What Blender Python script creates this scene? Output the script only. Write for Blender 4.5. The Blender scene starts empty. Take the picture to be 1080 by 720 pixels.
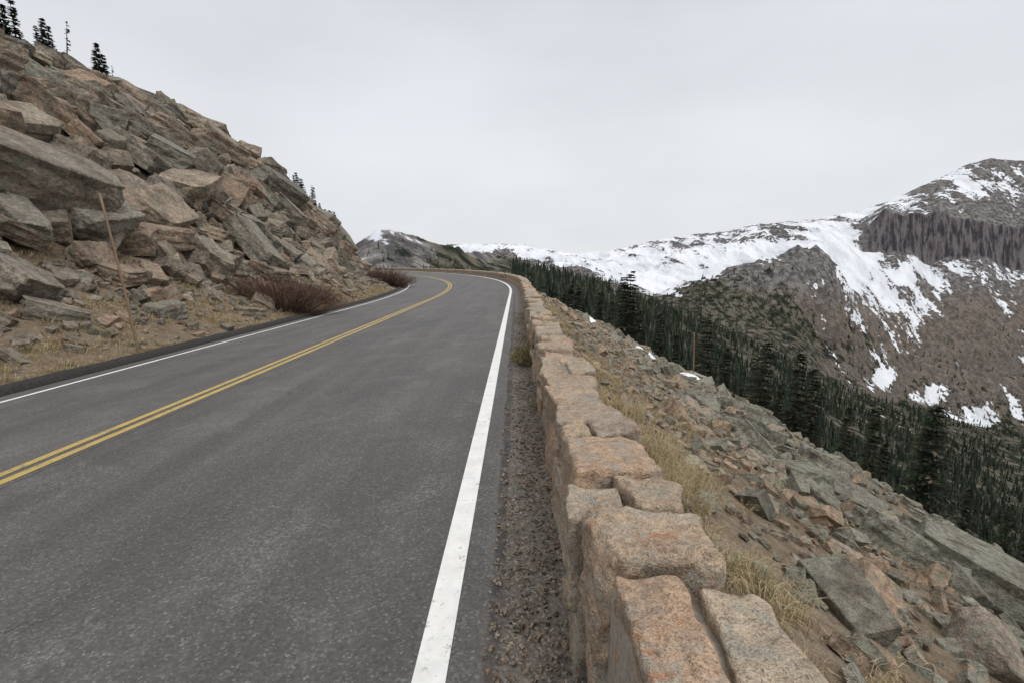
import bpy, bmesh, math, random
import numpy as np
from mathutils import Vector, noise as mn
rng=np.random.default_rng(7); random.seed(7)
scene=bpy.context.scene
R0=130.0; S0=25.0; XR=-.28; CAMH=1.4
PITCH=math.atan(82/540)
# ------------------------------------------------------------------ helpers
def frame(s):
    s=np.asarray(s,float); th=np.maximum(s-S0,0)/R0
    x=XR-R0+R0*np.cos(th); y=np.where(s<S0,s,S0+R0*np.sin(th))
    return x,y,np.cos(th),np.sin(th)
def P(s,t):
    x,y,nx,ny=frame(s); return x+t*nx,y+t*ny
def inv(X,Y):
    if Y<=S0: return Y,X-XR
    cx=XR-R0; th=math.atan2(Y-S0,X-cx); return S0+R0*th, math.hypot(X-cx,Y-S0)-R0
TAB=rng.random((256,256))
def vn(x,y,o=0):
    x=np.asarray(x,float)+o*17.3; y=np.asarray(y,float)+o*31.7
    ix=np.floor(x).astype(int); iy=np.floor(y).astype(int); fx=x-ix; fy=y-iy
    fx=fx*fx*(3-2*fx); fy=fy*fy*(3-2*fy)
    a=TAB[ix&255,iy&255]; b=TAB[(ix+1)&255,iy&255]; c=TAB[ix&255,(iy+1)&255]; d=TAB[(ix+1)&255,(iy+1)&255]
    return (a*(1-fx)+b*fx)*(1-fy)+(c*(1-fx)+d*fx)*fy
def fbm(x,y,oc=5,o=0,g=.5,ridge=False):
    r=0;A=1;T=0
    for i in range(oc):
        v=vn(x*2**i,y*2**i,o+i)
        if ridge: v=1-abs(2*v-1)
        r=r+A*v;T+=A;A*=g
    return r/T
def sst(x,a,b):
    u=np.clip((x-a)/(b-a),0,1); return u*u*(3-2*u)
def zroad(t):
    t=np.asarray(t,float); return np.where(t<.08,.09*(t-.08),-.02*(t-.08))
TL=[-100,-60,-40,-26,-19,-13,-11,-8.6]; ZL=[19,17,15,11.9,7.3,1.2,.15,-.72]
TR=[.5,.9,1.6,2.5,6,14,22,35,60,150]; ZR=[-.07,-.1,-.35,-.88,-2.8,-7.2,-12.0,-21,-41,-120]
def H(s,t):
    s=np.asarray(s,float);t=np.asarray(t,float)
    zl=np.interp(t,TL,ZL); m=1+.17*sst(s,20,70); zl=np.where(zl>1.4,1.4+(zl-1.4)*m,zl)
    zr=np.interp(t,TR,ZR)
    X,Y=P(s,t)
    nz=fbm(X*.25,Y*.25,4,3)-.5
    n2=fbm(X*1.3,Y*1.3,3,5)-.5
    zl=zl+nz*2.0*sst(-t,12,18)+n2*.25*sst(-t,8.6,10)
    zr=zr+nz*1.2*sst(t,2,9)+n2*.25*sst(t,.8,2.0)
    z=np.where(t<-8.5,zl,np.where(t>.5,zr,zroad(t)-.06))
    return z
def Hxy(X,Y):
    s,t=inv(X,Y); return float(H(s,t))
def mk(name,V,F,mat,attrs=None,smooth=False,parent=None):
    V=np.asarray(V,np.float32);F=np.asarray(F,np.int32);k=F.shape[1]
    me=bpy.data.meshes.new(name); me.vertices.add(len(V)); me.vertices.foreach_set('co',V.ravel())
    me.loops.add(F.size); me.loops.foreach_set('vertex_index',F.ravel())
    me.polygons.add(len(F)); me.polygons.foreach_set('loop_start',np.arange(0,F.size,k,dtype=np.int32))
    me.update(calc_edges=True)
    for n,a in (attrs or {}).items():
        at=me.attributes.new(n,'FLOAT','POINT'); at.data.foreach_set('value',np.asarray(a,np.float32).ravel())
    me.polygons.foreach_set('use_smooth',np.full(len(F),smooth))
    if mat: me.materials.append(mat)
    ob=bpy.data.objects.new(name,me); scene.collection.objects.link(ob)
    if parent: ob.parent=parent
    return ob
def grid_faces(nr,nc):
    i=np.arange(nr-1)[:,None]*nc+np.arange(nc-1)[None,:]; i=i.ravel()
    return np.stack([i,i+1,i+nc+1,i+nc],1)
# ------------------------------------------------------------------ materials
class M:
    def __init__(s,name,rough=.9,spec=.3):
        s.m=bpy.data.materials.new(name); s.m.use_nodes=True; s.t=s.m.node_tree; s.N=s.t.nodes; s.L=s.t.links
        s.b=s.N['Principled BSDF']; s.b.inputs['Roughness'].default_value=rough; s.b.inputs['Specular IOR Level'].default_value=spec
        s.co=s.N.new('ShaderNodeTexCoord').outputs['Object']
    def put(s,sock,v):
        if isinstance(v,bpy.types.NodeSocket): s.L.new(v,sock)
        elif v is not None:
            if isinstance(v,(tuple,list)) and len(v)==3 and sock.type=='RGBA': v=(*v,1)
            sock.default_value=v
    def attr(s,n):
        a=s.N.new('ShaderNodeAttribute'); a.attribute_name=n; return a.outputs['Fac']
    def map(s,sc):
        a=s.N.new('ShaderNodeMapping'); s.L.new(s.co,a.inputs[0]); a.inputs['Scale'].default_value=sc; return a.outputs[0]
    def noise(s,sc,det=5,ro=.55,vec=None,dist=0):
        n=s.N.new('ShaderNodeTexNoise'); s.L.new(vec or s.co,n.inputs['Vector']); n.inputs['Scale'].default_value=sc
        n.inputs['Detail'].default_value=det; n.inputs['Roughness'].default_value=ro; n.inputs['Distortion'].default_value=dist; return n.outputs[0]
    def vor(s,sc,feat='F1',out='Distance',vec=None):
        n=s.N.new('ShaderNodeTexVoronoi'); n.feature=feat; s.L.new(vec or s.co,n.inputs['Vector']); n.inputs['Scale'].default_value=sc; return n.outputs[out]
    def math(s,op,a,b=None,c=None,clamp=False):
        n=s.N.new('ShaderNodeMath'); n.operation=op; n.use_clamp=clamp
        s.put(n.inputs[0],a); s.put(n.inputs[1],b)
        if c is not None: s.put(n.inputs[2],c)
        return n.outputs[0]
    def mr(s,v,a,b,c=0,d=1):
        n=s.N.new('ShaderNodeMapRange'); n.interpolation_type='SMOOTHSTEP'; s.put(n.inputs[0],v)
        for i,x in enumerate((a,b,c,d)): n.inputs[i+1].default_value=x
        return n.outputs[0]
    def mix(s,f,a,b,bt='MIX'):
        n=s.N.new('ShaderNodeMix'); n.data_type='RGBA'; n.blend_type=bt
        s.put(n.inputs[0],f); s.put(n.inputs[6],a); s.put(n.inputs[7],b); return n.outputs[2]
    def ramp(s,v,stops,const=False):
        n=s.N.new('ShaderNodeValToRGB'); s.put(n.inputs[0],v); e=n.color_ramp.elements
        if const: n.color_ramp.interpolation='CONSTANT'
        e[0].position=stops[0][0]; e[0].color=(*stops[0][1],1); e[1].position=stops[-1][0]; e[1].color=(*stops[-1][1],1)
        for p,c in stops[1:-1]:
            x=e.new(p); x.color=(*c,1)
        return n.outputs[0]
    def bump(s,h,dist,st=1,prev=None):
        n=s.N.new('ShaderNodeBump'); n.inputs['Strength'].default_value=st; n.inputs['Distance'].default_value=dist
        s.L.new(h,n.inputs['Height'])
        if prev: s.L.new(prev,n.inputs['Normal'])
        return n.outputs[0]
    def out(s,col,nor=None):
        s.put(s.b.inputs['Base Color'],col)
        if nor: s.L.new(nor,s.b.inputs['Normal'])
        return s.m
def rock_mat(name,stops,lichen,lamt,fine=1.0,stain=(.10,.08,.065),orange=0.0,wall=False):
    m=M(name,.92,.2)
    r=m.attr('rnd')
    col=m.ramp(r,stops)
    n1=m.noise(1.3*fine,4,.62); n2=m.noise(9*fine,5,.68); n3=m.noise(60*fine,2,.6)
    col=m.mix(m.mr(n1,.38,.68,0,.5 if wall else .7),col,stain)
    k=.12 if wall else 0
    col=m.mix(m.mr(n2,.32,.7,0,1),m.mix(1,col,(.6+k,.58+k,.56+k),'MULTIPLY'),m.mix(1,col,(1.38-k,1.34-k,1.28-k),'MULTIPLY'))
    lm=m.math('MULTIPLY',m.mr(m.noise(3.1*fine,6,.7),.5,.6,0,1),lamt)
    col=m.mix(lm,col,lichen)
    if orange:
        om=m.math('MULTIPLY',m.mr(m.noise(2.6*fine,6,.68,dist=.8),.57,.68,0,1),orange)
        col=m.mix(om,col,(.38,.16,.065))
    col=m.mix(m.mr(n3,.25,.75,0,1),m.mix(1,col,(.72,.72,.72),'MULTIPLY'),m.mix(1,col,(1.22,1.22,1.22),'MULTIPLY'))
    if fine>2:
        sp=m.vor(60*fine,'F1','Color')
        spv=m.N.new('ShaderNodeSeparateColor'); m.L.new(sp,spv.inputs[0])
        col=m.mix(m.mr(spv.outputs[0],.84,.9,0,.35),col,(.06,.05,.04))
        col=m.mix(m.mr(spv.outputs[1],.88,.92,0,.2),col,(.6,.55,.48))
        bl=m.mr(m.noise(6*fine,5,.75),.60,.7,0,.65); col=m.mix(bl,col,(.07,.06,.05))
    nb=m.bump(n1,.10/fine,.7) if wall else None
    nb=m.bump(n2,.10/fine,1,nb); nb=m.bump(n3,.012/fine,.8,nb)
    return m.out(col,nb)
mat_rockL=rock_mat('talus_rock_warm',[(0,(.17,.16,.14)),(.15,(.30,.25,.20)),(.32,(.36,.255,.185)),(.5,(.23,.21,.18)),(.65,(.38,.305,.235)),(.8,(.29,.27,.23)),(1,(.19,.185,.16))],(.20,.20,.15),.55,1.0,(.085,.072,.06),.18)
mat_rockR=rock_mat('talus_rock_grey',[(0,(.19,.185,.16)),(.3,(.25,.25,.205)),(.5,(.31,.295,.25)),(.7,(.34,.26,.185)),(.85,(.37,.26,.18)),(1,(.34,.29,.235))],(.24,.25,.185),.6,1.5)
mat_wall=rock_mat('granite_wall_stone',[(0,(.38,.31,.235)),(.18,(.46,.345,.245)),(.36,(.35,.315,.26)),(.54,(.48,.39,.29)),(.7,(.43,.29,.20)),(.85,(.49,.35,.245)),(1,(.33,.305,.265))],(.33,.315,.265),.55,3.0,(.26,.21,.17),.62,True)
# asphalt
m=M('asphalt',.72,.4); tt=m.attr('tt')
big=m.noise(.5,4,.6); st=m.noise(1.0,5,.6,vec=m.map((2.2,.12,1)))
v=m.vor(95,'F1','Color'); sv=m.N.new('ShaderNodeSeparateColor'); m.L.new(v,sv.inputs[0])
fine=m.noise(240,2,.7); mid=m.noise(28,4,.7)
col=m.ramp(sv.outputs[0],[(0,(.046,.043,.041)),(.5,(.075,.071,.067)),(.8,(.103,.096,.090)),(.94,(.15,.14,.13)),(1,(.25,.235,.22))])
col=m.mix(m.mr(fine,.3,.7,0,.6),col,(.066,.062,.059))
col=m.mix(m.mr(mid,.3,.75,.0,.5),col,(.105,.098,.092))
col=m.mix(m.mr(big,.35,.7,0,.6),col,m.mix(1,col,(1.38,1.36,1.33),'MULTIPLY'))
col=m.mix(m.mr(st,.35,.7,0,.7),col,m.mix(1,col,(.66,.66,.67),'MULTIPLY'))
sc=m.math('MULTIPLY',m.mr(m.noise(1.3,7,.75,dist=.4),.5,.62),m.mr(m.noise(45,4,.8),.48,.6))
col=m.mix(m.math('MULTIPLY',sc,.6),col,(.21,.197,.185))
# hairline cracks
cr=m.vor(.55,'DISTANCE_TO_EDGE','Distance',vec=m.map((1,.6,1)))
wv_=m.math('ADD',cr,m.math('MULTIPLY',m.math('SUBTRACT',m.noise(5,4,.7),.5),.10))
crm=m.math('MULTIPLY',m.mr(m.math('ABSOLUTE',m.math('SUBTRACT',wv_,.02)),.0,.006,1,0),m.mr(m.noise(.35,2),.52,.6))
col=m.mix(m.math('MULTIPLY',crm,.6),col,(.025,.024,.023))
wob=m.math('MULTIPLY',m.math('SUBTRACT',m.noise(2.2,4,.6),.5),.06)
tw=m.math('ADD',tt,wob)
sh=m.mr(tw,.13,.22)
gcol=m.ramp(sv.outputs[1],[(0,(.055,.046,.04)),(.5,(.10,.083,.07)),(.85,(.16,.135,.11)),(1,(.3,.26,.21))])
gcol=m.mix(m.mr(m.noise(6,5,.7),.4,.65,0,.6),gcol,(.13,.11,.09))
col=m.mix(sh,col,gcol)
seam=m.math('MULTIPLY',m.mr(tw,.155,.185),m.mr(tw,.215,.24,1,0))
col=m.mix(m.math('MULTIPLY',seam,m.mr(m.noise(9,3),.3,.6,.3,.8)),col,(.02,.019,.019))
cs=m.math('MULTIPLY',m.mr(tw,-3.80,-3.785),m.mr(tw,-3.765,-3.75,1,0))
col=m.mix(m.math('MULTIPLY',cs,.5),col,(.025,.025,.025))
nb=m.bump(sv.outputs[2],.004,.7); nb=m.bump(mid,.012,.6,nb)
mat_asph=m.out(col,nb)
def paint(name,c,wear):
    m=M(name,.75,.3)
    n=m.noise(26,8,.8); n2=m.noise(3,5,.7)
    w=m.mr(m.math('ADD',n,m.math('MULTIPLY',n2,.35)),wear,wear+.1)
    col=m.mix(m.mr(m.noise(7,6,.7),.3,.7,0,.45),c,tuple(x*.66 for x in c))
    col=m.mix(m.math('MULTIPLY',w,.8),col,(.12,.11,.10))
    return m.out(col,m.bump(n,.004,.8))
mat_white=paint('white_line_paint',(.72,.71,.68),.745)
mat_yel=paint('yellow_line_paint',(.43,.31,.10),.70)
m=M('berm_asphalt',.9,.2); n=m.noise(20,6,.7)
mat_berm=m.out(m.ramp(n,[(.3,(.018,.017,.017)),(.7,(.055,.05,.046))]),m.bump(n,.03))
# soil
m=M('slope_soil',.95,.1); n=m.noise(.9,6,.65); n2=m.noise(7,5,.7); n3=m.noise(50,3,.7)
tt=m.attr('tt')
col=m.ramp(n,[(.3,(.14,.10,.068)),(.45,(.24,.175,.115)),(.58,(.31,.24,.16)),(.72,(.22,.18,.13))])
col=m.mix(m.mr(n2,.35,.7,0,.6),col,(.15,.11,.08))
v=m.vor(14,'F1','Color'); sv=m.N.new('ShaderNodeSeparateColor'); m.L.new(v,sv.inputs[0])
col=m.mix(m.mr(sv.outputs[0],.6,.9,0,.6),col,(.34,.28,.21))
col=m.mix(m.mr(n3,.3,.7,0,.5),col,(.11,.085,.06))
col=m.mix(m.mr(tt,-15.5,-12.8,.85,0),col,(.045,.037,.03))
mat_soil=m.out(col,m.bump(n3,.03,.8,m.bump(n2,.12,.9)))
m=M('mortar',.95,.1); n=m.noise(30,5,.7)
mat_mortar=m.out(m.ramp(n,[(.3,(.17,.145,.12)),(.7,(.34,.29,.235))]),m.bump(n,.015))
m=M('dry_grass',.9,.15); r=m.attr('rnd')
mat_grass=m.out(m.ramp(r,[(0,(.22,.165,.09)),(.4,(.37,.29,.165)),(.75,(.47,.39,.24)),(.92,(.28,.235,.12)),(1,(.14,.14,.06))]))
m=M('shrub_twigs',.9,.1); r=m.attr('rnd')
mat_twig=m.out(m.ramp(r,[(0,(.05,.032,.026)),(.5,(.105,.06,.045)),(1,(.18,.12,.09))]))
m=M('sage_leaves',.9,.1); r=m.attr('rnd')
mat_sage=m.out(m.ramp(r,[(0,(.09,.09,.045)),(1,(.24,.2,.1))]))
def needles(name,stops):
    m=M(name,.85,.2); return m.out(m.ramp(m.attr('rnd'),stops))
mat_pine=needles('pine_needles',[(0,(.012,.018,.010)),(.5,(.026,.036,.019)),(.85,(.052,.060,.032)),(1,(.11,.095,.06))])
mat_fpine=needles('distant_pine_needles',[(0,(.010,.016,.012)),(.4,(.019,.028,.018)),(.75,(.036,.046,.028)),(.93,(.06,.065,.04)),(1,(.13,.12,.09))])
m=M('bark',.95,.1); n=m.noise(12,5)
mat_bark=m.out(m.ramp(n,[(.3,(.06,.045,.035)),(.7,(.16,.13,.105))]))
m=M('weathered_wood',.9,.1); n=m.noise(8,6,vec=m.map((8,8,1)))
mat_wood=m.out(m.ramp(n,[(.3,(.17,.11,.07)),(.7,(.30,.21,.14))]),m.bump(n,.01))
m=M('snow',.7,.2); n=m.noise(3,6)
mat_snow=m.out(m.mix(m.mr(n,.3,.7),(.62,.63,.65),(.74,.75,.77)),m.bump(n,.05))
# ------------------------------------------------------------------ near ground sheet
sA=np.concatenate([np.arange(-10,60,.5),np.arange(60,186,1.0)])
tA=np.concatenate([np.arange(-100,-30,3),np.arange(-30,-8.6,.45),[-8.6,-8.52,-8.4,-4,.3,.5,.6,.75],np.arange(.9,15,.4),np.arange(15,150,3)])
SS,TT=np.meshgrid(sA,tA,indexing='ij'); X,Y=P(SS,TT); Z=H(SS,TT)
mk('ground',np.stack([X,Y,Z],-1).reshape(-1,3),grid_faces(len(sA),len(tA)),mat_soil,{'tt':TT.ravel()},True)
sR=np.arange(-10,180,.5)
def strip(name,t0,t1,dz,mat,nt=2,tl=None,sa=sR):
    t=np.array(tl) if tl is not None else np.linspace(t0,t1,nt); S,T=np.meshgrid(sa,t,indexing='ij'); X,Y=P(S,T)
    return mk(name,np.stack([X,Y,zroad(T)+dz],-1).reshape(-1,3),grid_faces(len(sa),len(t)),mat,{'tt':T.ravel()},True)
strip('road',0,0,0,mat_asph,tl=[-8.3,-6,-4,-2,-1,-.3,.08,.3,.6])
e=bpy.data.objects.new('road_markings',None); scene.collection.objects.link(e)
for nm,a,b,mt in (('white_edge_line_outer',-.078,.04,mat_white),('white_edge_line_inner',-7.66,-7.55,mat_white),('yellow_line_a',-4.17,-4.06,mat_yel),('yellow_line_b',-3.97,-3.86,mat_yel)):
    o=strip(nm,a,b,.004,mt); o.parent=e
prof=[(-8.52,-.05),(-8.46,.1),(-8.38,.15),(-8.26,.15),(-8.16,.09),(-8.1,.0),(-8.09,-.04)]
S,K=np.meshgrid(sR,np.arange(len(prof)),indexing='ij'); pt=np.array([p[0] for p in prof]); pz=np.array([p[1] for p in prof])
T=pt[K]+ (vn(S*1.5,K*.3,9)-.5)*.06; X,Y=P(S,T); Z=zroad(pt[K])+pz[K]+(vn(S*2,K*.5,4)-.5)*.03
mk('asphalt_curb',np.stack([X,Y,Z],-1).reshape(-1,3),grid_faces(len(sR),len(prof)),mat_berm,None,True)
# ------------------------------------------------------------------ stone wall
def cubegrid(n):
    bm=bmesh.new(); bmesh.ops.create_cube(bm,size=2)
    if n: bmesh.ops.subdivide_edges(bm,edges=bm.edges[:],cuts=n,use_grid_fill=True)
    V=np.array([v.co[:] for v in bm.verts]); F=np.array([[v.index for v in f.verts] for f in bm.faces]); bm.free()
    V=np.sign(V)*np.abs(V)**.72
    return V,F
CG={n:cubegrid(n) for n in (22,7,3)}
wv,wf,wa=[],[],[];off=0
def stone(s0,s1,t0,t1,z0,z1,n,skew=.02,r=.03,rn=None,amp=1):
    global off
    r*=.7; skew*=1.6
    V,F=CG[n]; h=np.array([(t1-t0)/2,(s1-s0)/2,(z1-z0)/2]); c=np.array([(t0+t1)/2,(s0+s1)/2,(z0+z1)/2])
    p=V*h; rr=min(r,h.min()*.8); q=np.clip(p,-(h-rr),h-rr); d=p-q; ln=np.linalg.norm(d,axis=1,keepdims=True); d=np.where(ln>0,d/np.maximum(ln,1e-9)*rr,0)
    w=q+d
    cj=rng.uniform(-skew,skew,(2,2,2,3)); cj[...,2]*=.7; cj[...,1]*=.8; u=(V+1)/2
    J=0
    for i in (0,1):
        for j in (0,1):
            for k in (0,1):
                J=J+((u[:,0] if i else 1-u[:,0])*(u[:,1] if j else 1-u[:,1])*(u[:,2] if k else 1-u[:,2]))[:,None]*cj[i,j,k]
    w=w+J
    if n>3:
        so=rng.uniform(0,50,3); nrm=w/h; nrm=np.sign(nrm)*np.abs(nrm)**3; nrm/=np.linalg.norm(nrm,axis=1,keepdims=True)
        dd=[]
        for a in w:
            b=Vector(a*1.0+so)
            x=mn.noise(b*4)*.022+abs(mn.noise(b*9))*-.026
            if n>7: x+=mn.noise(b*26)*.007
            dd.append(x)
        w=w+nrm*(np.array(dd)*amp)[:,None]
    w=w+c; X,Y=P(w[:,1],w[:,0]); wv.append(np.stack([X,Y,w[:,2]],1)); wf.append(F+off); off+=len(V)
    wa.append(np.full(len(V),rng.random() if rn is None else rn))
TI,TO=.51,.885; TOPZ=.555; NB=22
def caprow(s0,s1,n,top=None,split=None,rn=None):
    top=top if top is not None else TOPZ+rng.uniform(-.04,.035)
    bot=rng.uniform(.20,.30); j=rng.uniform(-.03,.025)
    if split is None: split=rng.random()<.45
    if split:
        f=rng.uniform(.35,.65); tm=TI+(TO-TI)*f
        stone(s0,s1-.018,TI+j,tm-.01,bot,top,n,.022,.03)
        k=rng.uniform(-.05,.05)
        stone(s0+k*.3,s1-.018+k*.3,tm+.012,TO+rng.uniform(-.02,.03),bot,top+rng.uniform(-.025,.02),n,.022,.03)
    else: stone(s0,s1-.018,TI+j,TO+rng.uniform(-.04,.03),bot,top,n,.03,.035,rn)
manual=[(-.9,-.35),(-.33,.2),(.22,.72),(.75,1.27),(1.29,1.62),(1.63,1.93),(1.94,2.42),(2.43,2.72),(2.73,3.2)]
for i,(a,b) in enumerate(manual):
    n=NB
    if i==3:
        stone(a,b,TI+.01,TI+.20,.2,.59,n,.02,.03,.8); stone(a-.02,b-.02,TI+.215,TO+.02,.2,.57,n,.03,.03,.5)
    elif i==4: stone(a,b,TI-.01,TO-.01,.24,.62,n,.03,.07,.2,1.3)
    elif i==5:
        stone(a,b,TI-.02,TI+.17,.2,.55,n,.03,.03,.45); stone(a,b,TI+.19,TO,.2,.57,n,.03,.03,.1)
    elif i==6: stone(a,b,TI-.02,TO,.26,.58,n,.02,.035,.82)
    elif i==7:
        stone(a,b,TI-.01,TI+.15,.2,.56,n,.03,.03,.6); stone(a,b,TI+.17,TO,.2,.58,n,.03,.03,.95)
    else: caprow(a,b,n)
s=3.21
while s<178:
    l=rng.uniform(.24,.6); n=NB if s<6 else (7 if s<40 else 3); caprow(s,s+l,n); s+=l
s=-.9
while s<178:
    l=rng.uniform(.25,.65); n=NB if s<4 else (7 if s<30 else 3); zt=rng.uniform(.18,.28)
    stone(s,s+l-.02,TI-.005+rng.uniform(-.015,.01),TI+.2,-.12,zt,n,.02,.03); 
    stone(s,s+l-.02,TO-.2,TO+.04,-.55,zt,n,.03,.04); s+=l
wall=mk('stone_wall',np.concatenate(wv),np.concatenate(wf),mat_wall,{'rnd':np.concatenate(wa)},True)
prof=[(TI+.035,-.1),(TI+.035,.48),(TI+.06,.51),(TO-.06,.51),(TO-.03,.48),(TO-.03,-.5)]
sW=np.arange(-.9,178,.1)
S,K=np.meshgrid(sW,np.arange(6),indexing='ij'); pt=np.array([p[0] for p in prof]);pz=np.array([p[1] for p in prof])
X,Y=P(S,pt[K]); Z=pz[K]+(vn(S*6,K*3.3,2)-.5)*.03
mk('mortar',np.stack([X,Y,Z],-1).reshape(-1,3),grid_faces(len(sW),6),mat_mortar,None,True,wall)
# ------------------------------------------------------------------ rocks
def proto(seed,hi):
    r=random.Random(seed); pts=[Vector((x*r.uniform(.8,1),y*r.uniform(.8,1),z*r.uniform(.75,1))) for x in(-1,1) for y in(-1,1) for z in(-1,1)]
    def hull(ps):
        b=bmesh.new(); [b.verts.new(p) for p in ps]; o=bmesh.ops.convex_hull(b,input=b.verts[:])
        bmesh.ops.delete(b,geom=[v for v in b.verts if not v.link_faces],context='VERTS'); return b
    b=hull(pts)
    for k in range(r.randint(3,7)):
        n=Vector((r.gauss(0,1),r.gauss(0,1),r.gauss(0,.6))).normalized()
        sup=max(v.co.dot(n) for v in b.verts)
        bmesh.ops.bisect_plane(b,geom=b.verts[:]+b.edges[:]+b.faces[:],plane_co=n*sup*r.uniform(.66,.9),plane_no=n,clear_outer=True)
        ps=[v.co.copy() for v in b.verts]; b.free(); b=hull(ps)
    bmesh.ops.dissolve_limit(b,angle_limit=.05,verts=b.verts[:],edges=b.edges[:])
    if hi: bmesh.ops.bevel(b,geom=b.edges[:],offset=.035 if hi>1 else .05,segments=1,affect='EDGES',clamp_overlap=True)
    bmesh.ops.triangulate(b,faces=b.faces[:])
    if hi>1:
        for _ in range(3):
            es=[e for e in b.edges if e.calc_length()>.3]
            if es: bmesh.ops.subdivide_edges(b,edges=es,cuts=1)
            bmesh.ops.triangulate(b,faces=[f for f in b.faces if len(f.verts)>3])
        b.normal_update(); so=Vector((seed*3.1,seed*1.7,0))
        for v in b.verts:
            lay=math.sin(v.co.z*9+seed+mn.noise(v.co*1.5+so)*2)*.022
            v.co+=v.normal*(mn.noise(v.co*1.6+so)*.07+mn.noise(v.co*4.5+so)*.045+lay)
    V=np.array([v.co[:] for v in b.verts]); 
    b.verts.index_update(); F=np.array([[v.index for v in f.verts] for f in b.faces]); b.free(); return V,F
PH=[proto(i,2) for i in range(18)]; PM=[proto(i+50,1) for i in range(14)]; PL=[proto(i+90,0) for i in range(10)]
def eul(rx,ry,rz):
    from mathutils import Euler
    return np.array(Euler((rx,ry,rz)).to_matrix())
class Acc:
    def __init__(s): s.v=[];s.f=[];s.a=[];s.o=0
    def add(s,pr,pos,sc,R,rn):
        V,F=pr; w=(V*sc)@R.T+pos; s.v.append(w);s.f.append(F+s.o);s.o+=len(V);s.a.append(np.full(len(V),rn))
    def make(s,name,mat,smooth=False): return mk(name,np.concatenate(s.v),np.concatenate(s.f),mat,{'rnd':np.concatenate(s.a)},smooth)
def slopeR(s,t,tilt,yaw,flatten=0):
    e=.6; X,Y,nx,ny=frame(s); gt=float(H(s,t+e)-H(s,t-e))/(2*e)*(1-flatten)
    T=np.array([nx,ny,gt]);T/=np.linalg.norm(T); A=np.array([-ny,nx,-.3*flatten]); A/=np.linalg.norm(A); N=np.cross(T,A); N/=np.linalg.norm(N); A=np.cross(N,T)
    B=np.stack([T,A,N],1)
    return B@eul(random.gauss(0,tilt),random.gauss(0,tilt),yaw)
def scatter(acc,n,srange,trange,smin,smax,protos,tilt=.25,sink=.1,minsep=.55,flat=(.3,.6),pw=2.,col=None,dens=None,yawb=False,fl=0):
    pts=np.zeros((0,3)); c=0;tries=0
    while c<n and tries<n*12:
        tries+=1
        s=random.uniform(*srange);t=random.uniform(*trange)
        if dens and random.random()>dens(s,t): continue
        L=smin+(smax-smin)*random.random()**pw
        x,y=P(s,t); x=float(x);y=float(y)
        if minsep and len(pts):
            d=np.hypot(pts[:,0]-x,pts[:,1]-y)
            if (d<(pts[:,2]+L)*.5*minsep).any(): continue
        pts=np.vstack([pts,[x,y,L]]) if minsep else pts
        W=L*random.uniform(.5,.85);h=L*random.uniform(*flat)
        yaw=random.gauss(1.45,.5) if yawb else random.uniform(0,6.28)
        R=slopeR(s,t,tilt,yaw,fl)
        z=float(H(s,t)); pos=np.array([x,y,z])+R[:,2]*h*sink
        acc.add(random.choice(protos),pos,np.array([L,W,h])/2,R,random.random() if col is None else col(s,t)); c+=1
big=Acc()
scatter(big,330,(4,95),(-30,-13.6),1.8,3.9,PH,.25,.5,.5,(.28,.55),1.5,yawb=True,fl=.35)
scatter(big,50,(4,95),(-30,-24),2.0,3.6,PH,.22,.4,.5,(.25,.45),1.2,yawb=True,fl=.5)
scatter(big,1500,(4,95),(-29.5,-12.0),.7,2.0,PH,.42,.45,.36,(.28,.65),1.4,fl=.2)
scatter(big,2400,(5,80),(-24,-11.2),.22,.8,PM,.5,.45,0,(.3,.8),1.4)
big.make('boulder_slope',mat_rockL)
low=Acc()
scatter(low,95,(6,60),(-13.3,-9.3),.4,1.4,PH,.3,.15,.9,(.25,.55),1.6)
scatter(low,2400,(5,60),(-13,-8.7),.05,.38,PM,.4,.15,0,(.4,.8),1.7,dens=lambda s,t:sst(-t,8.4,11.5)+.15)
low.make('scattered_rocks',mat_rockL)
rr=Acc()
gcol=lambda s,t: min(1,max(0,random.gauss(.82,.15))) if t<5 and random.random()<.65 else random.random()*.75
scatter(rr,600,(1,90),(4.0,32),.5,1.3,PH,.35,.1,.52,(.3,.6),1.6,col=gcol)
for (x,y,L) in ((5.5,5.75,1.55),(4.75,5.9,.95),(6.6,7.4,1.3),(5.0,8.6,1.0),(6.9,10.2,1.3),(5.4,11.5,1.1),(8.4,13.5,1.5),(4.4,12.8,.9),(7.2,16.5,1.4),(9.6,19,1.6),(4.3,7.2,.8),(7.8,8.2,1.4)):
    s,t=inv(x,y); R=slopeR(s,t,.18,random.uniform(-.6,.6)); h=L*.5
    rr.add(random.choice(PH),np.array([x,y,Hxy(x,y)])+R[:,2]*h*.2,np.array([L,L*.72,h])/2,R,random.uniform(.05,.42))
scatter(rr,4400,(1,80),(2.2,26),.2,.6,PM,.5,.25,0,(.3,.75),1.4,col=gcol,dens=lambda s,t:.2+.8*sst(t,1.8,5))
scatter(rr,8000,(.8,30),(1.1,10),.04,.22,PM,.5,.25,0,(.3,.7),1.5,col=gcol,dens=lambda s,t:(.3+.7*sst(t,1.2,3))*(1-.6*sst(s,8,30)))
rr.make('talus_rocks',mat_rockR)
gr=Acc()
for i in range(3800):
    s=.7+random.random()**1.6*14; t=.16+.35*random.random()**.7; x,y=P(s,t); d=random.uniform(.004,.013)*(1+.8*(random.random()<.06))
    gr.add(random.choice(PL),np.array([float(x),float(y),float(zroad(t))+d*.2]),np.array([d,d*.8,d*.6]),eul(random.random()*6,random.random()*6,random.random()*6),random.random())
gr.make('shoulder_gravel',mat_rockL)
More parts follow.
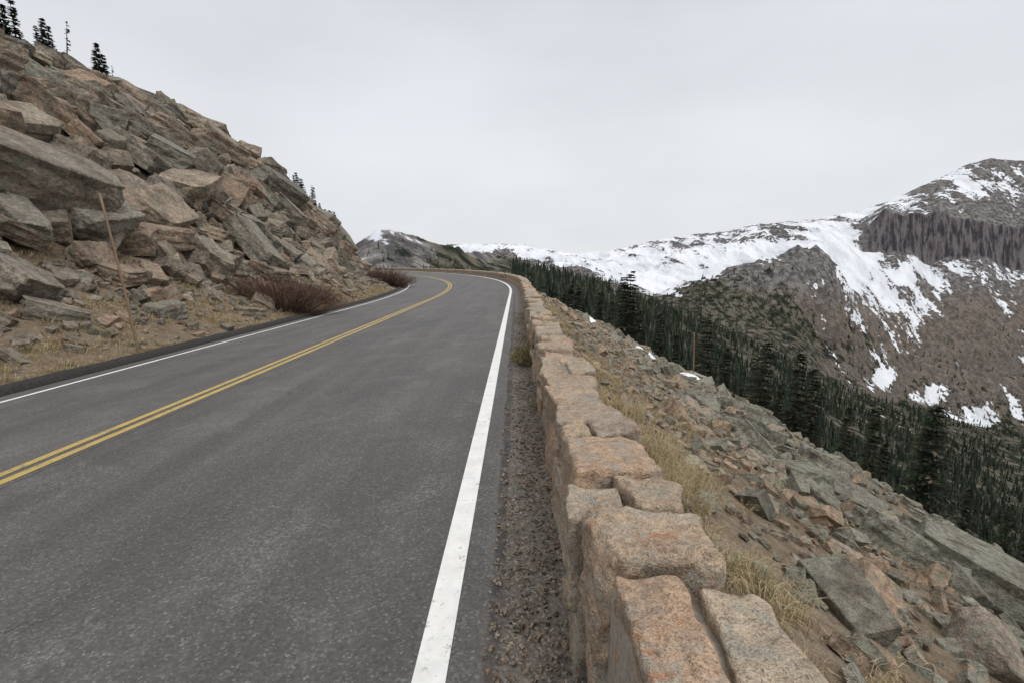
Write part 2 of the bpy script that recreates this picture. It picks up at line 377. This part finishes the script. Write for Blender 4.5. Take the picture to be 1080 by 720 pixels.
# ------------------------------------------------------------------ grass
def grass(name,specs,mat):
    B=[];Hh=[];W=[];L=[];Rn=[]
    for (x,y,z,rad,h,n,w) in specs:
        a=rng.uniform(0,6.28,n); r=rad*np.sqrt(rng.random(n))
        B.append(np.stack([x+r*np.cos(a),y+r*np.sin(a),np.full(n,z-.03)],1)); Hh.append(h*rng.uniform(.5,1.1,n)); W.append(np.full(n,w))
        la=a+rng.normal(0,.6,n); lm=rng.uniform(.25,1.15,n); L.append(np.stack([np.cos(la)*lm,np.sin(la)*lm],1)); Rn.append(np.clip(rng.normal(rng.uniform(.2,.8),.18,n),0,1))
    B=np.concatenate(B);Hh=np.concatenate(Hh)[:,None];W=np.concatenate(W)[:,None];L=np.concatenate(L);Rn=np.concatenate(Rn);N=len(B)
    wa=rng.uniform(0,6.28,N); wd=np.stack([np.cos(wa),np.sin(wa),0*wa],1)*W/2
    mid=B+np.concatenate([L*Hh*.3,Hh*.6],1); tip=B+np.concatenate([L*Hh*.95,Hh*(1-.45*np.minimum(1.3,np.linalg.norm(L,axis=1,keepdims=True)))],1)
    V=np.stack([B-wd,B+wd,mid+wd*.7,mid-wd*.7,tip],1).reshape(-1,3)
    i=np.arange(N)*5; F=np.concatenate([np.stack([i,i+1,i+2],1),np.stack([i,i+2,i+3],1),np.stack([i+3,i+2,i+4],1)])
    return mk(name,V,F,mat,{'rnd':np.repeat(Rn,5)})
sp=[]
for i in range(1900):
    s=random.uniform(1.2,22) if random.random()<.7 else random.uniform(20,60); t=1.15+abs(random.gauss(.1,.5)) if random.random()<.7 else random.uniform(1.5,6)
    if vn(s*.7,t*.9,6)<.5: continue
    x,y=P(s,t); sp.append((float(x),float(y),float(H(s,t)),.08,random.uniform(.08,.18),34,.004+s*.0005))
for i in range(46):
    s=random.uniform(2.2,5.8); t=random.uniform(1.1,1.7); x,y=P(s,t); sp.append((float(x),float(y),float(H(s,t)),.12,random.uniform(.17,.28),120,.004))
grass('dry_grass',sp,mat_grass)
sp=[]
for i in range(6500):
    s=6+random.random()**1.3*55; t=-8.6-random.random()**1.1*7
    if vn(s*.5,t*.8,8)<.30: continue
    x,y=P(s,t); sp.append((float(x),float(y),float(H(s,t)),.17,random.uniform(.08,.22),26,.010+s*.0004))
grass('dry_grass',sp,mat_grass)
def shrub(name,x,y,w,d,h,n,mat,th=.012):
    z=Hxy(x,y); vs=[];fs=[];a=[]
    if abs(x)<.5: z=0
    for i in range(n):
        ang=random.uniform(0,6.28); r=math.sqrt(random.random())
        bx=x+math.cos(ang)*r*w*.36; by=y+math.sin(ang)*r*d*.36
        p=Vector((bx,by,z-.05+(Hxy(bx,by)-z if abs(x)>.5 else 0))); dr=Vector((math.cos(ang)*r*w*.5,math.sin(ang)*r*d*.5,h*random.uniform(.65,1.15)*(1-.45*r*r)))
        q=p+dr*.5+Vector((random.gauss(0,.07),random.gauss(0,.07),.05*h)); e=p+dr
        rn=random.random()
        def seg(a0,a1,w0,w1):
            o=len(vs); s_=Vector((random.gauss(0,1),random.gauss(0,1),0)).normalized()
            vs.extend([a0-s_*w0,a0+s_*w0,a1+s_*w1,a1-s_*w1]); fs.append((o,o+1,o+2,o+3)); a.extend([rn]*4)
        seg(p,q,th,th*.7);seg(q,e,th*.7,th*.3)
        for k in range(6):
            f=random.uniform(.3,1); b0=p.lerp(e,f); b1=b0+Vector((random.gauss(0,.2)*w*.3,random.gauss(0,.2)*w*.3,random.uniform(.02,.22)*h)); seg(b0,b1,th*.5,th*.25)
    return mk(name,vs,fs,mat,{'rnd':a})
shrub('dormant_shrub',-9.75,21.2,3.6,1.9,1.3,900,mat_twig,.011)
shrub('dormant_shrub',-11.2,45.5,3.0,2.5,1.5,500,mat_twig,.022)
shrub('dormant_shrub',-9.9,25.0,1.8,1.8,.9,300,mat_twig,.011)
shrub('weed_clump',.20,7.4,.4,.9,.28,300,mat_sage,.007)
shrub('weed_clump',.2,4.9,.15,.3,.1,60,mat_sage,.004)
# ------------------------------------------------------------------ poles
def pole(name,p0,p1,r0,r1,mat,n=8):
    p0=Vector(p0);p1=Vector(p1); d=(p1-p0).normalized(); a=d.orthogonal().normalized(); b=d.cross(a); vs=[];K=7
    for k in range(K):
        f=k/(K-1); c=p0.lerp(p1,f)+a*math.sin(f*3.1)*.02; r=r0+(r1-r0)*f
        for j in range(n): th=j/n*6.283; vs.append(c+(a*math.cos(th)+b*math.sin(th))*r*(1+random.uniform(-.08,.08)))
    fs=[(k*n+j,k*n+(j+1)%n,(k+1)*n+(j+1)%n,(k+1)*n+j) for k in range(K-1) for j in range(n)]
    vs.append(p1+d*r1*.5); vs.append(p1+d*r1*.5); t=len(vs)-1; o=(K-1)*n
    fs+=[(o+j,o+(j+1)%n,t,t-1) for j in range(n)]
    return mk(name,vs,fs,mat,None,True)
pole('wooden_snow_stake',(-8.95,11.9,Hxy(-8.95,11.9)-.2),(-9.35,11.75,2.95),.035,.025,mat_wood)
pole('wooden_snow_stake',(12.3,35,Hxy(12.3,35)-.2),(12.2,35,Hxy(12.3,35)+3.1),.045,.035,mat_wood)
# ------------------------------------------------------------------ pines
def pine_mesh(name,h,r,levels,br,seed,sparse=0,base=.1,clump=1.0):
    R=random.Random(seed); vs=[];fs=[];a=[];mi=[]
    n=7
    for k in range(6):
        f=k/5
        for j in range(n): th=j/n*6.283; rad=h*.016*(1-f)+.006; vs.append((rad*math.cos(th),rad*math.sin(th),h*f*.98-.3*(k==0))); a.append(.5)
    for k in range(5):
        for j in range(n):
            fs.append((k*n+j,k*n+(j+1)%n,(k+1)*n+(j+1)%n)); fs.append((k*n+j,(k+1)*n+(j+1)%n,(k+1)*n+j)); mi+=[1,1]
    for l in range(levels):
        f=base+(1-base)*(l+R.random())/levels; z=h*f
        for b in range(br):
            if R.random()<sparse: continue
            az=R.uniform(0,6.283); L=r*((1-f)**.85)*R.uniform(.45,1.25)+.06*h*.3; dx,dy=math.cos(az),math.sin(az); rn=min(1,max(0,R.gauss(.45,.28)))
            K=max(3,int(L/(h*.03)))
            for k in range(K):
                g=(k+.6)/K; px,py,pz=dx*L*g,dy*L*g,z-L*.30*g+L*.15*g*g
                for q in range(3):
                    sz=h*.036*clump*R.uniform(.6,1.2)*(1.15-g*.4); ta=az+R.uniform(-1.3,1.3)
                    ex,ey,ez=math.cos(ta)*sz*1.5,math.sin(ta)*sz*1.5,R.uniform(-.7,.35)*sz
                    wx,wy=-math.sin(ta)*sz*.35,math.cos(ta)*sz*.35; o=len(vs)
                    vs.extend([(px-wx,py-wy,pz+.1*sz),(px+wx,py+wy,pz-.25*sz),(px+ex,py+ey,pz+ez)]); fs.append((o,o+1,o+2)); a.extend([rn]*3); mi.append(0)
            o=len(vs); w=h*.003
            vs.extend([(0,0,z),(0,0,z+2*w),(dx*L,dy*L,z-L*.15)]); fs.append((o,o+1,o+2)); a.extend([.9]*3); mi.append(1)
    ob=mk(name,vs,fs,mat_pine,{'rnd':a}); me=ob.data; me.materials.append(mat_bark); me.polygons.foreach_set('material_index',mi); bpy.data.objects.remove(ob); return me
PM_=[pine_mesh('pine_a',6,1.35,30,8,1,.08),pine_mesh('pine_b',6,1.0,26,8,2,.2),pine_mesh('pine_c',6,1.5,26,7,3,.2)]
PS=[pine_mesh('pine_thin_a',3,.5,26,7,4,.2,.12,1.3),pine_mesh('pine_thin_b',3,.6,24,7,5,.3,.05,1.4),pine_mesh('pine_thin_c',3,.42,24,6,9,.3,.15,1.2),pine_mesh('pine_bare',3,.25,12,3,6,.6,.3)]
def pine(X,Y,h,ms,lean=.03,zoff=0):
    me=random.choice(ms) if isinstance(ms,list) else ms; b=3.0 if me in PS else 6.0
    o=bpy.data.objects.new('pine_tree',me); scene.collection.objects.link(o); o.location=(X,Y,Hxy(X,Y)-.15+zoff); k=h/b
    o.scale=(k*random.uniform(.85,1.15),)*2+(k,); o.rotation_euler=(random.gauss(0,lean),random.gauss(0,lean),random.uniform(0,6.28))
pine(19.2,22.8,5.8,PM_[0]); pine(21.8,20.5,2.6,PM_[2]); pine(24,23.5,3.5,PM_[1]); pine(24.2,26,3.2,PM_[0]);pine(22,33,4.5,PM_[1]); pine(20.5,18.6,1.8,PM_[1])
random.seed(21)
for i in range(150):
    s=random.uniform(34,110); t=random.uniform(13,66); x,y=P(s,t)
    if x/y>.8 or x/y<.06: continue
    pine(float(x),float(y),random.uniform(3.5,8.5),PM_)
for px,h,t,k in ((2,3.6,-28,0),(9,2.8,-27.5,1),(16,2.0,-27.5,0),(22,1.9,-27,2),(30,3.0,-28,0),(35,2.2,-28,2),(40,2.2,-27.5,1),(51,3.0,-27.5,2),(70,1.7,-27,1),(76,2.2,-27,0),(82,1.8,-27,1),(98,2.8,-27.5,3),(124,2.0,-27,1),(130,3.0,-27.5,1),(136,2.4,-27.5,0),(142,1.8,-27.5,3)):
    a=(px-545)/540; X=t-.28; Y=X/a
    for _ in range(12):
        if Y>25: X=.5*X+.5*(-130.28+math.sqrt(max(1,(130+t)**2-(Y-25)**2))); Y=X/a
    pine(X,Y,h,PS[k],.05,1.0)
for i in range(26):
    t=-14.5-9*random.random(); th=math.radians(-10.9)+math.acos((130+t)/132.66); s=25+130*th+random.uniform(-2.5,3.5)
    x,y=P(s,t); pine(float(x),float(y),random.uniform(1.6,3.4),PS,.05,1.0)
for (X0,Y0,rx,ry) in ((6.6,26,.7,1.6),(5.9,24,.4,.8),(10.0,29,.7,1.6),(15.0,31,.9,1.5),(4.5,31,.5,2.2),(13,24,.4,.8)):
    vs=[];nr,na=7,28
    for i in range(nr):
        for j in range(na):
            th=j/na*6.283; k=1+.35*(vn(math.cos(th)*1.7+X0,math.sin(th)*1.7+Y0,3)*2-1); f=i/(nr-1)
            x=X0+rx*f*k*math.cos(th);y=Y0+ry*f*k*math.sin(th); vs.append((x,y,Hxy(x,y)+.38*(1-f**2)-.03))
    fs=[(i*na+j,i*na+(j+1)%na,(i+1)*na+(j+1)%na,(i+1)*na+j) for i in range(nr-1) for j in range(na)]
    mk('snow_patch',vs,fs,mat_snow,None,True)
# ------------------------------------------------------------------ far terrain (surveyed bearings / elevations)
cp,sp_=math.cos(PITCH),math.sin(PITCH)
def b_of(py):
    q=(360-np.asarray(py,float))/540; return (q*cp-sp_)/(cp+q*sp_)
def py_of(b): return 360-540*(b*cp+sp_)/(cp-b*sp_)
def cur(pts): 
    p=np.array(pts,float); return lambda x: np.interp(x,p[:,0],p[:,1])
Rc=cur([(150,330),(300,290),(370,266),(385,254),(398,246),(412,241),(440,249),(480,260),(520,270),(560,283),(600,293),(640,304),(700,323),(760,346),(830,376),(900,409),(960,426),(1020,441),(1080,456),(1400,520)])
Rd=cur([(150,420),(400,450),(480,520),(560,800),(700,1200),(1080,1700),(1400,1800)])
Sc=cur([(150,290),(440,262),(490,258),(545,258),(600,267),(640,265),(700,253),(750,246),(800,238),(850,232),(900,222),(940,205),(980,185),(1000,174),(1020,169),(1050,171),(1080,173),(1200,190),(1400,230)])
Pc=cur([(150,300),(640,297),(690,312),(740,294),(790,279),(835,264),(855,263),(880,285),(905,315),(930,343),(960,368),(1000,385),(1080,400),(1400,430)])
N0=cur([(150,345),(440,345),(560,352),(640,390),(800,490),(1080,665),(1400,870)])
xa=np.linspace(290,1330,1040); aa=(xa-545)/540
Yv=np.concatenate([np.geomspace(100,330,50)[:-1],np.geomspace(330,540,90)[:-1],np.geomspace(540,1900,120)[:-1],np.linspace(1900,2700,90)[:-1],np.linspace(2700,3360,100)[:-1],np.linspace(3360,3480,44)[:-1],np.linspace(3480,4300,90)[:-1],np.linspace(4300,6500,14)])
lY=np.log(Yv); PYM=np.zeros((len(Yv),len(xa)))
for i,x in enumerate(xa):
    r,d,S_,p=Rc(x),Rd(x),Sc(x),Pc(x); cw=float(sst(x,885,930))
    j0=float(vn(x*.035,3.3,40)-.5)*16+float(vn(x*.13,3.3,41)-.5)*5; j1=float(vn(x*.04,7.3,42)-.5)*20+float(vn(x*.15,7.3,43)-.5)*6
    c0=p+(S_-p)*.55; c1=p+(S_-p)*.60
    c0=c0*(1-cw)+(268+j0+.06*(x-900))*cw; c1=c1*(1-cw)+(224+j1+.12*(x-950))*cw; c1=max(c1,S_+3); c0=max(c0,c1+1)
    spur=float(sst(x,690,740)); lw=1-float(sst(x,490,570))
    nat=N0(x)*.45+r*.55+6; b8=np.interp(math.log(d*.76),[math.log(d*.25),math.log(d)],[nat,r])
    kd=[100,d*.25,d*.76,d,d*1.12,d*1.12+(2300-d*1.12)*.55,2300,2650,3400,3440,4150,4800,6500]
    low=r+11*float(sst(x,380,600))+4+18*lw
    kp=[N0(x),nat*(1-lw)+318*lw,b8*(1-lw)+298*lw,r,low,(low*.62+p*.38+4)*(1-lw)+300*lw,p,p+24*spur-4*(1-spur),c0,c1,S_,S_+14,S_+25]
    PYM[:,i]=np.interp(lY,np.log(kd),kp)
A_,Y_=np.meshgrid(aa,Yv); X_=A_*Y_
wx=fbm(X_/300,Y_/300,3,50)*160; 
rid=fbm((X_+wx)/480,(Y_+wx)/760,6,11,.5,True); rid2=fbm((X_+wx*.5)/120,Y_/360,5,15,.58,True); f2=fbm(X_/90,Y_/90,5,19)
RD=Rd(xa)[None,:]
env=sst(Y_,RD*1.05,RD*1.6)
crest=1-.8*np.exp(-((Y_-4150)/260)**2)-.55*np.exp(-((Y_-2300)/110)**2)
pxm=545+540*A_
cx_=sst(pxm,885,925)
clf=cx_*sst(Y_,3385,3400)*(1-sst(Y_,3440,3452)); clw=cx_*np.exp(-((Y_-3430)/200)**2)
spurm=np.exp(-((Y_-2150)/420)**2)*sst(pxm,690,740)
amp=Y_*(env*crest*(1-.8*clw)*(.036*(rid-.55)+.020*(rid2-.55)))+Y_*.0022*(f2-.5)*env+spurm*Y_*.016*(rid2-.55)
lowx=1-sst(pxm,490,570)
amp+=Y_*(1-env)*sst(Y_,150,500)*.012*(f2-.5)+Y_*lowx*(1-env)*sst(Y_,300,400)*(.008*(fbm(X_/14,Y_/22,4,61,.6,True)-.55)+.010*(fbm(X_/45,Y_/60,3,64,.6,True)-.55))
amp+=clf*(fbm(X_/22,Y_/200,4,23,.6,True)-.5)*16
Z_=CAMH+b_of(PYM)*Y_+amp
PY=py_of((Z_-CAMH)/Y_); PX=pxm
def idw(ctrl,x,y,pw=3.6):
    num=0;den=0
    for cx,cy,v in ctrl:
        w=1/(((x-cx)**2+(1.6*(y-cy))**2)+25)**(pw/2); num=num+w*v; den=den+w
    return num/den
snowc=[(412,243,.58),(395,250,.72),(405,257,.62),(430,254,.5),(445,252,.45),(460,262,.3),(500,275,0),(540,283,0),(385,262,.5),(420,275,.15),(500,261,.75),(560,264,.85),(600,270,.85),(640,275,.88),(680,285,.88),(700,298,.8),(660,266,.66),(720,262,.68),(720,280,.85),(760,250,.66),(800,245,.66),(800,262,.85),(760,265,.78),(740,285,.75),(850,240,.75),(900,230,.7),(880,252,.85),(870,262,.85),(940,212,.6),(960,200,.58),(1000,192,.72),(980,200,.6),(1015,178,.42),(1060,178,.45),(1060,200,.55),(1000,212,.42),(1050,215,.36),(940,250,.0),(920,245,.05),(980,245,0),(1020,250,0),(1060,255,0),(900,275,.92),(950,288,.85),(1000,288,.8),(1050,288,.68),(930,310,.82),(960,310,.62),(905,330,.72),(940,345,.6),(1010,305,.46),(1050,310,.42),(850,275,.42),(820,290,.36),(780,300,.32),(740,310,.2),(860,310,.45),(830,330,.3),(880,340,.42),(800,350,.1),(1000,350,.3),(1050,360,.25),(950,370,.44),(920,390,.38),(980,380,.25),(1040,400,.2),(900,360,.35),(937,397,.74),(985,414,.68),(1050,440,.72),(1020,436,.48),(960,405,.3),(1010,425,.3),(1070,330,.4),(600,300,0),(700,330,0),(800,380,0),(900,420,0),(960,435,0),(1000,452,.05),(1018,466,.5),(1060,460,.1),(1080,475,.1),(800,480,0),(640,320,0),(1000,520,0)]
forc=[(400,250,.1),(440,262,.35),(480,272,.75),(420,272,.5),(540,285,.9),(620,310,1),(700,340,1),(800,400,1),(900,450,1),(1000,480,1),(1080,500,.9),(1000,455,.8),(1080,470,.8),(740,318,.9),(700,316,.7),(780,320,.7),(820,345,.7),(850,370,.7),(800,300,.42),(850,290,.28),(880,330,.35),(900,380,.5),(950,400,.4),(1000,400,.4),(1050,380,.34),(1040,430,.42),(960,350,.3),(1000,350,.25),(980,320,.1),(700,285,0),(640,280,0),(600,275,.05),(760,260,0),(900,260,0),(1000,200,0),(1050,240,0),(1000,300,.02),(560,264,0),(500,258,.05),(930,310,0),(640,297,.6)]
snow=idw(snowc,PX,PY)-.62*(rid2-.5)*(1-.8*lowx)-.35*(rid-.55)*env
spx=sst(pxm,710,760)*(1-sst(pxm,890,930))
snow=snow+spx*(.35*sst(Y_,2330,2450)*(1-sst(Y_,2900,3300))-.10*(1-sst(Y_,2290,2330)))
snow=snow-clf*1.2
front=1-sst(Y_,RD*1.02,RD*1.1)
snow=np.where((pxm>520),snow*(1-front)+front*.15,snow)
fo=idw(forc,PX,PY); fo=np.maximum(fo,front*sst(pxm,480,570)*.92); fo=fo*(1-.9*env*sst(snow,.5,.7))
warm=sst(PY,285,335)*.75
m=M('mountain_terrain',.95,.05)
vec=m.map((1,.35,.7))
n1=m.noise(.009,7,.62,vec=vec); n2=m.noise(.04,6,.64); n3=m.noise(.013,7,.68); n4=m.noise(.14,3,.6)
rock=m.mix(m.mr(n2,.38,.62),(.07,.067,.068),(.205,.19,.18))
wrm=m.mix(m.mr(n3,.38,.62),(.075,.06,.048),(.175,.135,.105))
wrm=m.mix(m.mr(n2,.5,.62,0,.6),wrm,(.15,.135,.12))
wrm=m.mix(m.mr(n1,.5,.6,0,.5),wrm,(.085,.078,.07))
rock=m.mix(m.attr('warm'),rock,wrm)
rock=m.mix(m.mr(n4,.54,.62,0,.6),rock,(.035,.035,.028))
cn=m.noise(.035,6,.72,vec=m.map((1,.3,.22)))
cliff=m.mix(m.mr(cn,.42,.58),(.045,.040,.045),(.15,.133,.135))
rock=m.mix(m.attr('cliff'),rock,cliff)
fcol=m.mix(m.mr(n2,.42,.62),(.016,.020,.014),(.12,.105,.08))
fm=m.mr(m.math('ADD',m.attr('forest'),m.math('MULTIPLY',m.math('SUBTRACT',n3,.5),1.9)),.48,.58)
col=m.mix(fm,rock,fcol)
sv=m.math('ADD',m.attr('snowp'),m.math('ADD',m.math('MULTIPLY',m.math('SUBTRACT',n1,.5),1.5),m.math('MULTIPLY',m.math('SUBTRACT',n2,.5),1.0)))
sm=m.mr(sv,.48,.53)
col=m.mix(sm,col,m.mix(m.mr(n1,.35,.65),(.52,.54,.57),(.69,.70,.72)))
mat_mtn=m.out(col,m.bump(n2,7,.8))
mk('mountain_terrain',np.stack([X_,Y_,Z_],-1).reshape(-1,3),grid_faces(len(Yv),len(xa)),mat_mtn,{'snowp':snow.ravel(),'forest':fo.ravel(),'warm':warm.ravel(),'cliff':clf.ravel()},True)
def ftree():
    vs=[];fs=[]
    for z0,z1,r in ((.02,.55,.17),(.3,.8,.125),(.58,1,.075)):
        o=len(vs); vs.append((0,0,z1))
        for j in range(6):
            th=j/6*6.283+z0*5; k=r*(1 if j%2 else .6); vs.append((k*math.cos(th),k*math.sin(th),z0+(.05 if j%2 else .12)))
        fs+=[(o,o+1+j,o+1+(j+1)%6) for j in range(6)]
    return np.array(vs),np.array(fs)
tv,tf=ftree()
w=(fo**1.5)*(1-sst(snow,.45,.6)*env)*(Y_<3200)*(Y_>np.where(pxm<640,330,150))*(pxm>385); w=w*np.where(pxm<520,.35,1)*.8
w=w*(.03+sst(fbm(X_/55,Y_/55,5,33,.6),.42,.58))
w=w.ravel(); N=22000; idx=rng.choice(len(w),N,p=w/w.sum())
Xf=X_.ravel()[idx];Yf=Y_.ravel()[idx];Zf=Z_.ravel()[idx]
Xf=Xf+rng.uniform(-.5,.5,N)*Yf*.002
hh=(5+13*rng.random(N)**1.5)*np.clip(.6+Yf/1400,.65,1.35)*np.where(545+540*Xf/Yf<540,.35,1)
wd=rng.uniform(.75,1.35,N); ang=rng.uniform(0,6.28,N)
c,s_=np.cos(ang)[:,None],np.sin(ang)[:,None]
vx=(tv[None,:,0]*c-tv[None,:,1]*s_)*(hh*wd)[:,None]+Xf[:,None]; vy=(tv[None,:,0]*s_+tv[None,:,1]*c)*(hh*wd)[:,None]+Yf[:,None]; vz=tv[None,:,2]*hh[:,None]+Zf[:,None]-.5
F=(tf[None]+(np.arange(N)*len(tv))[:,None,None]).reshape(-1,3)
mk('distant_pine_forest',np.stack([vx,vy,vz],-1).reshape(-1,3),F,mat_fpine,{'rnd':np.repeat(rng.random(N),len(tv))})
# ------------------------------------------------------------------ world / sun / camera
w=bpy.data.worlds.new('World'); scene.world=w; w.use_nodes=True; nt=w.node_tree; N_=nt.nodes; L_=nt.links; N_.clear()
sky=N_.new('ShaderNodeTexSky'); sky.sky_type='NISHITA'; sky.sun_disc=False; sky.sun_elevation=math.radians(55); sky.sun_rotation=math.radians(140)
b1=N_.new('ShaderNodeBackground'); L_.new(sky.outputs[0],b1.inputs[0]); b1.inputs[1].default_value=.1
tc=N_.new('ShaderNodeTexCoord'); sx=N_.new('ShaderNodeSeparateXYZ'); L_.new(tc.outputs['Generated'],sx.inputs[0])
rp=N_.new('ShaderNodeValToRGB'); L_.new(sx.outputs[2],rp.inputs[0]); e=rp.color_ramp.elements
e[0].position=0; e[0].color=(.81,.83,.86,1); e[1].position=1; e[1].color=(1.9,1.92,1.95,1)
for p_,c_ in ((.15,(.80,.82,.85)),(.45,(.73,.75,.785)),(.6,(.93,.945,.98))):
    x=e.new(p_); x.color=(*c_,1)
mp=N_.new('ShaderNodeMapping'); mp.inputs['Scale'].default_value=(1,1,2.6); L_.new(tc.outputs['Generated'],mp.inputs[0])
nz=N_.new('ShaderNodeTexNoise'); nz.inputs['Scale'].default_value=1.7; nz.inputs['Detail'].default_value=4; nz.inputs['Roughness'].default_value=.45; L_.new(mp.outputs[0],nz.inputs[0])
mr=N_.new('ShaderNodeMapRange'); L_.new(nz.outputs[0],mr.inputs[0]); mr.inputs[1].default_value=.3; mr.inputs[2].default_value=.7; mr.inputs[3].default_value=.88; mr.inputs[4].default_value=1.08
vm=N_.new('ShaderNodeVectorMath'); vm.operation='SCALE'; L_.new(rp.outputs[0],vm.inputs[0]); L_.new(mr.outputs[0],vm.inputs['Scale'])
b2=N_.new('ShaderNodeBackground'); L_.new(vm.outputs[0],b2.inputs[0]); b2.inputs[1].default_value=1
mx=N_.new('ShaderNodeMixShader'); mx.inputs[0].default_value=.93; L_.new(b1.outputs[0],mx.inputs[1]); L_.new(b2.outputs[0],mx.inputs[2])
ow=N_.new('ShaderNodeOutputWorld'); L_.new(mx.outputs[0],ow.inputs[0])
sl=bpy.data.lights.new('sun','SUN'); sl.energy=1.2; sl.angle=math.radians(16); sl.color=(1,.98,.95)
so=bpy.data.objects.new('sun',sl); scene.collection.objects.link(so)
el,az=math.radians(55),math.radians(140)
dv=Vector((math.sin(az)*math.cos(el),math.cos(az)*math.cos(el),math.sin(el)))
so.rotation_euler=dv.to_track_quat('Z','Y').to_euler()
cd=bpy.data.cameras.new('camera'); cam=bpy.data.objects.new('camera',cd); scene.collection.objects.link(cam)
cd.sensor_fit='HORIZONTAL'; cd.sensor_width=36; cd.lens=18; cd.clip_start=.05; cd.clip_end=20000
cam.location=(0,0,CAMH); cam.rotation_euler=(math.radians(90)-PITCH,0,math.radians(.53))
scene.camera=cam
scene.view_settings.view_transform='Standard'; scene.view_settings.look='None'; scene.view_settings.exposure=0
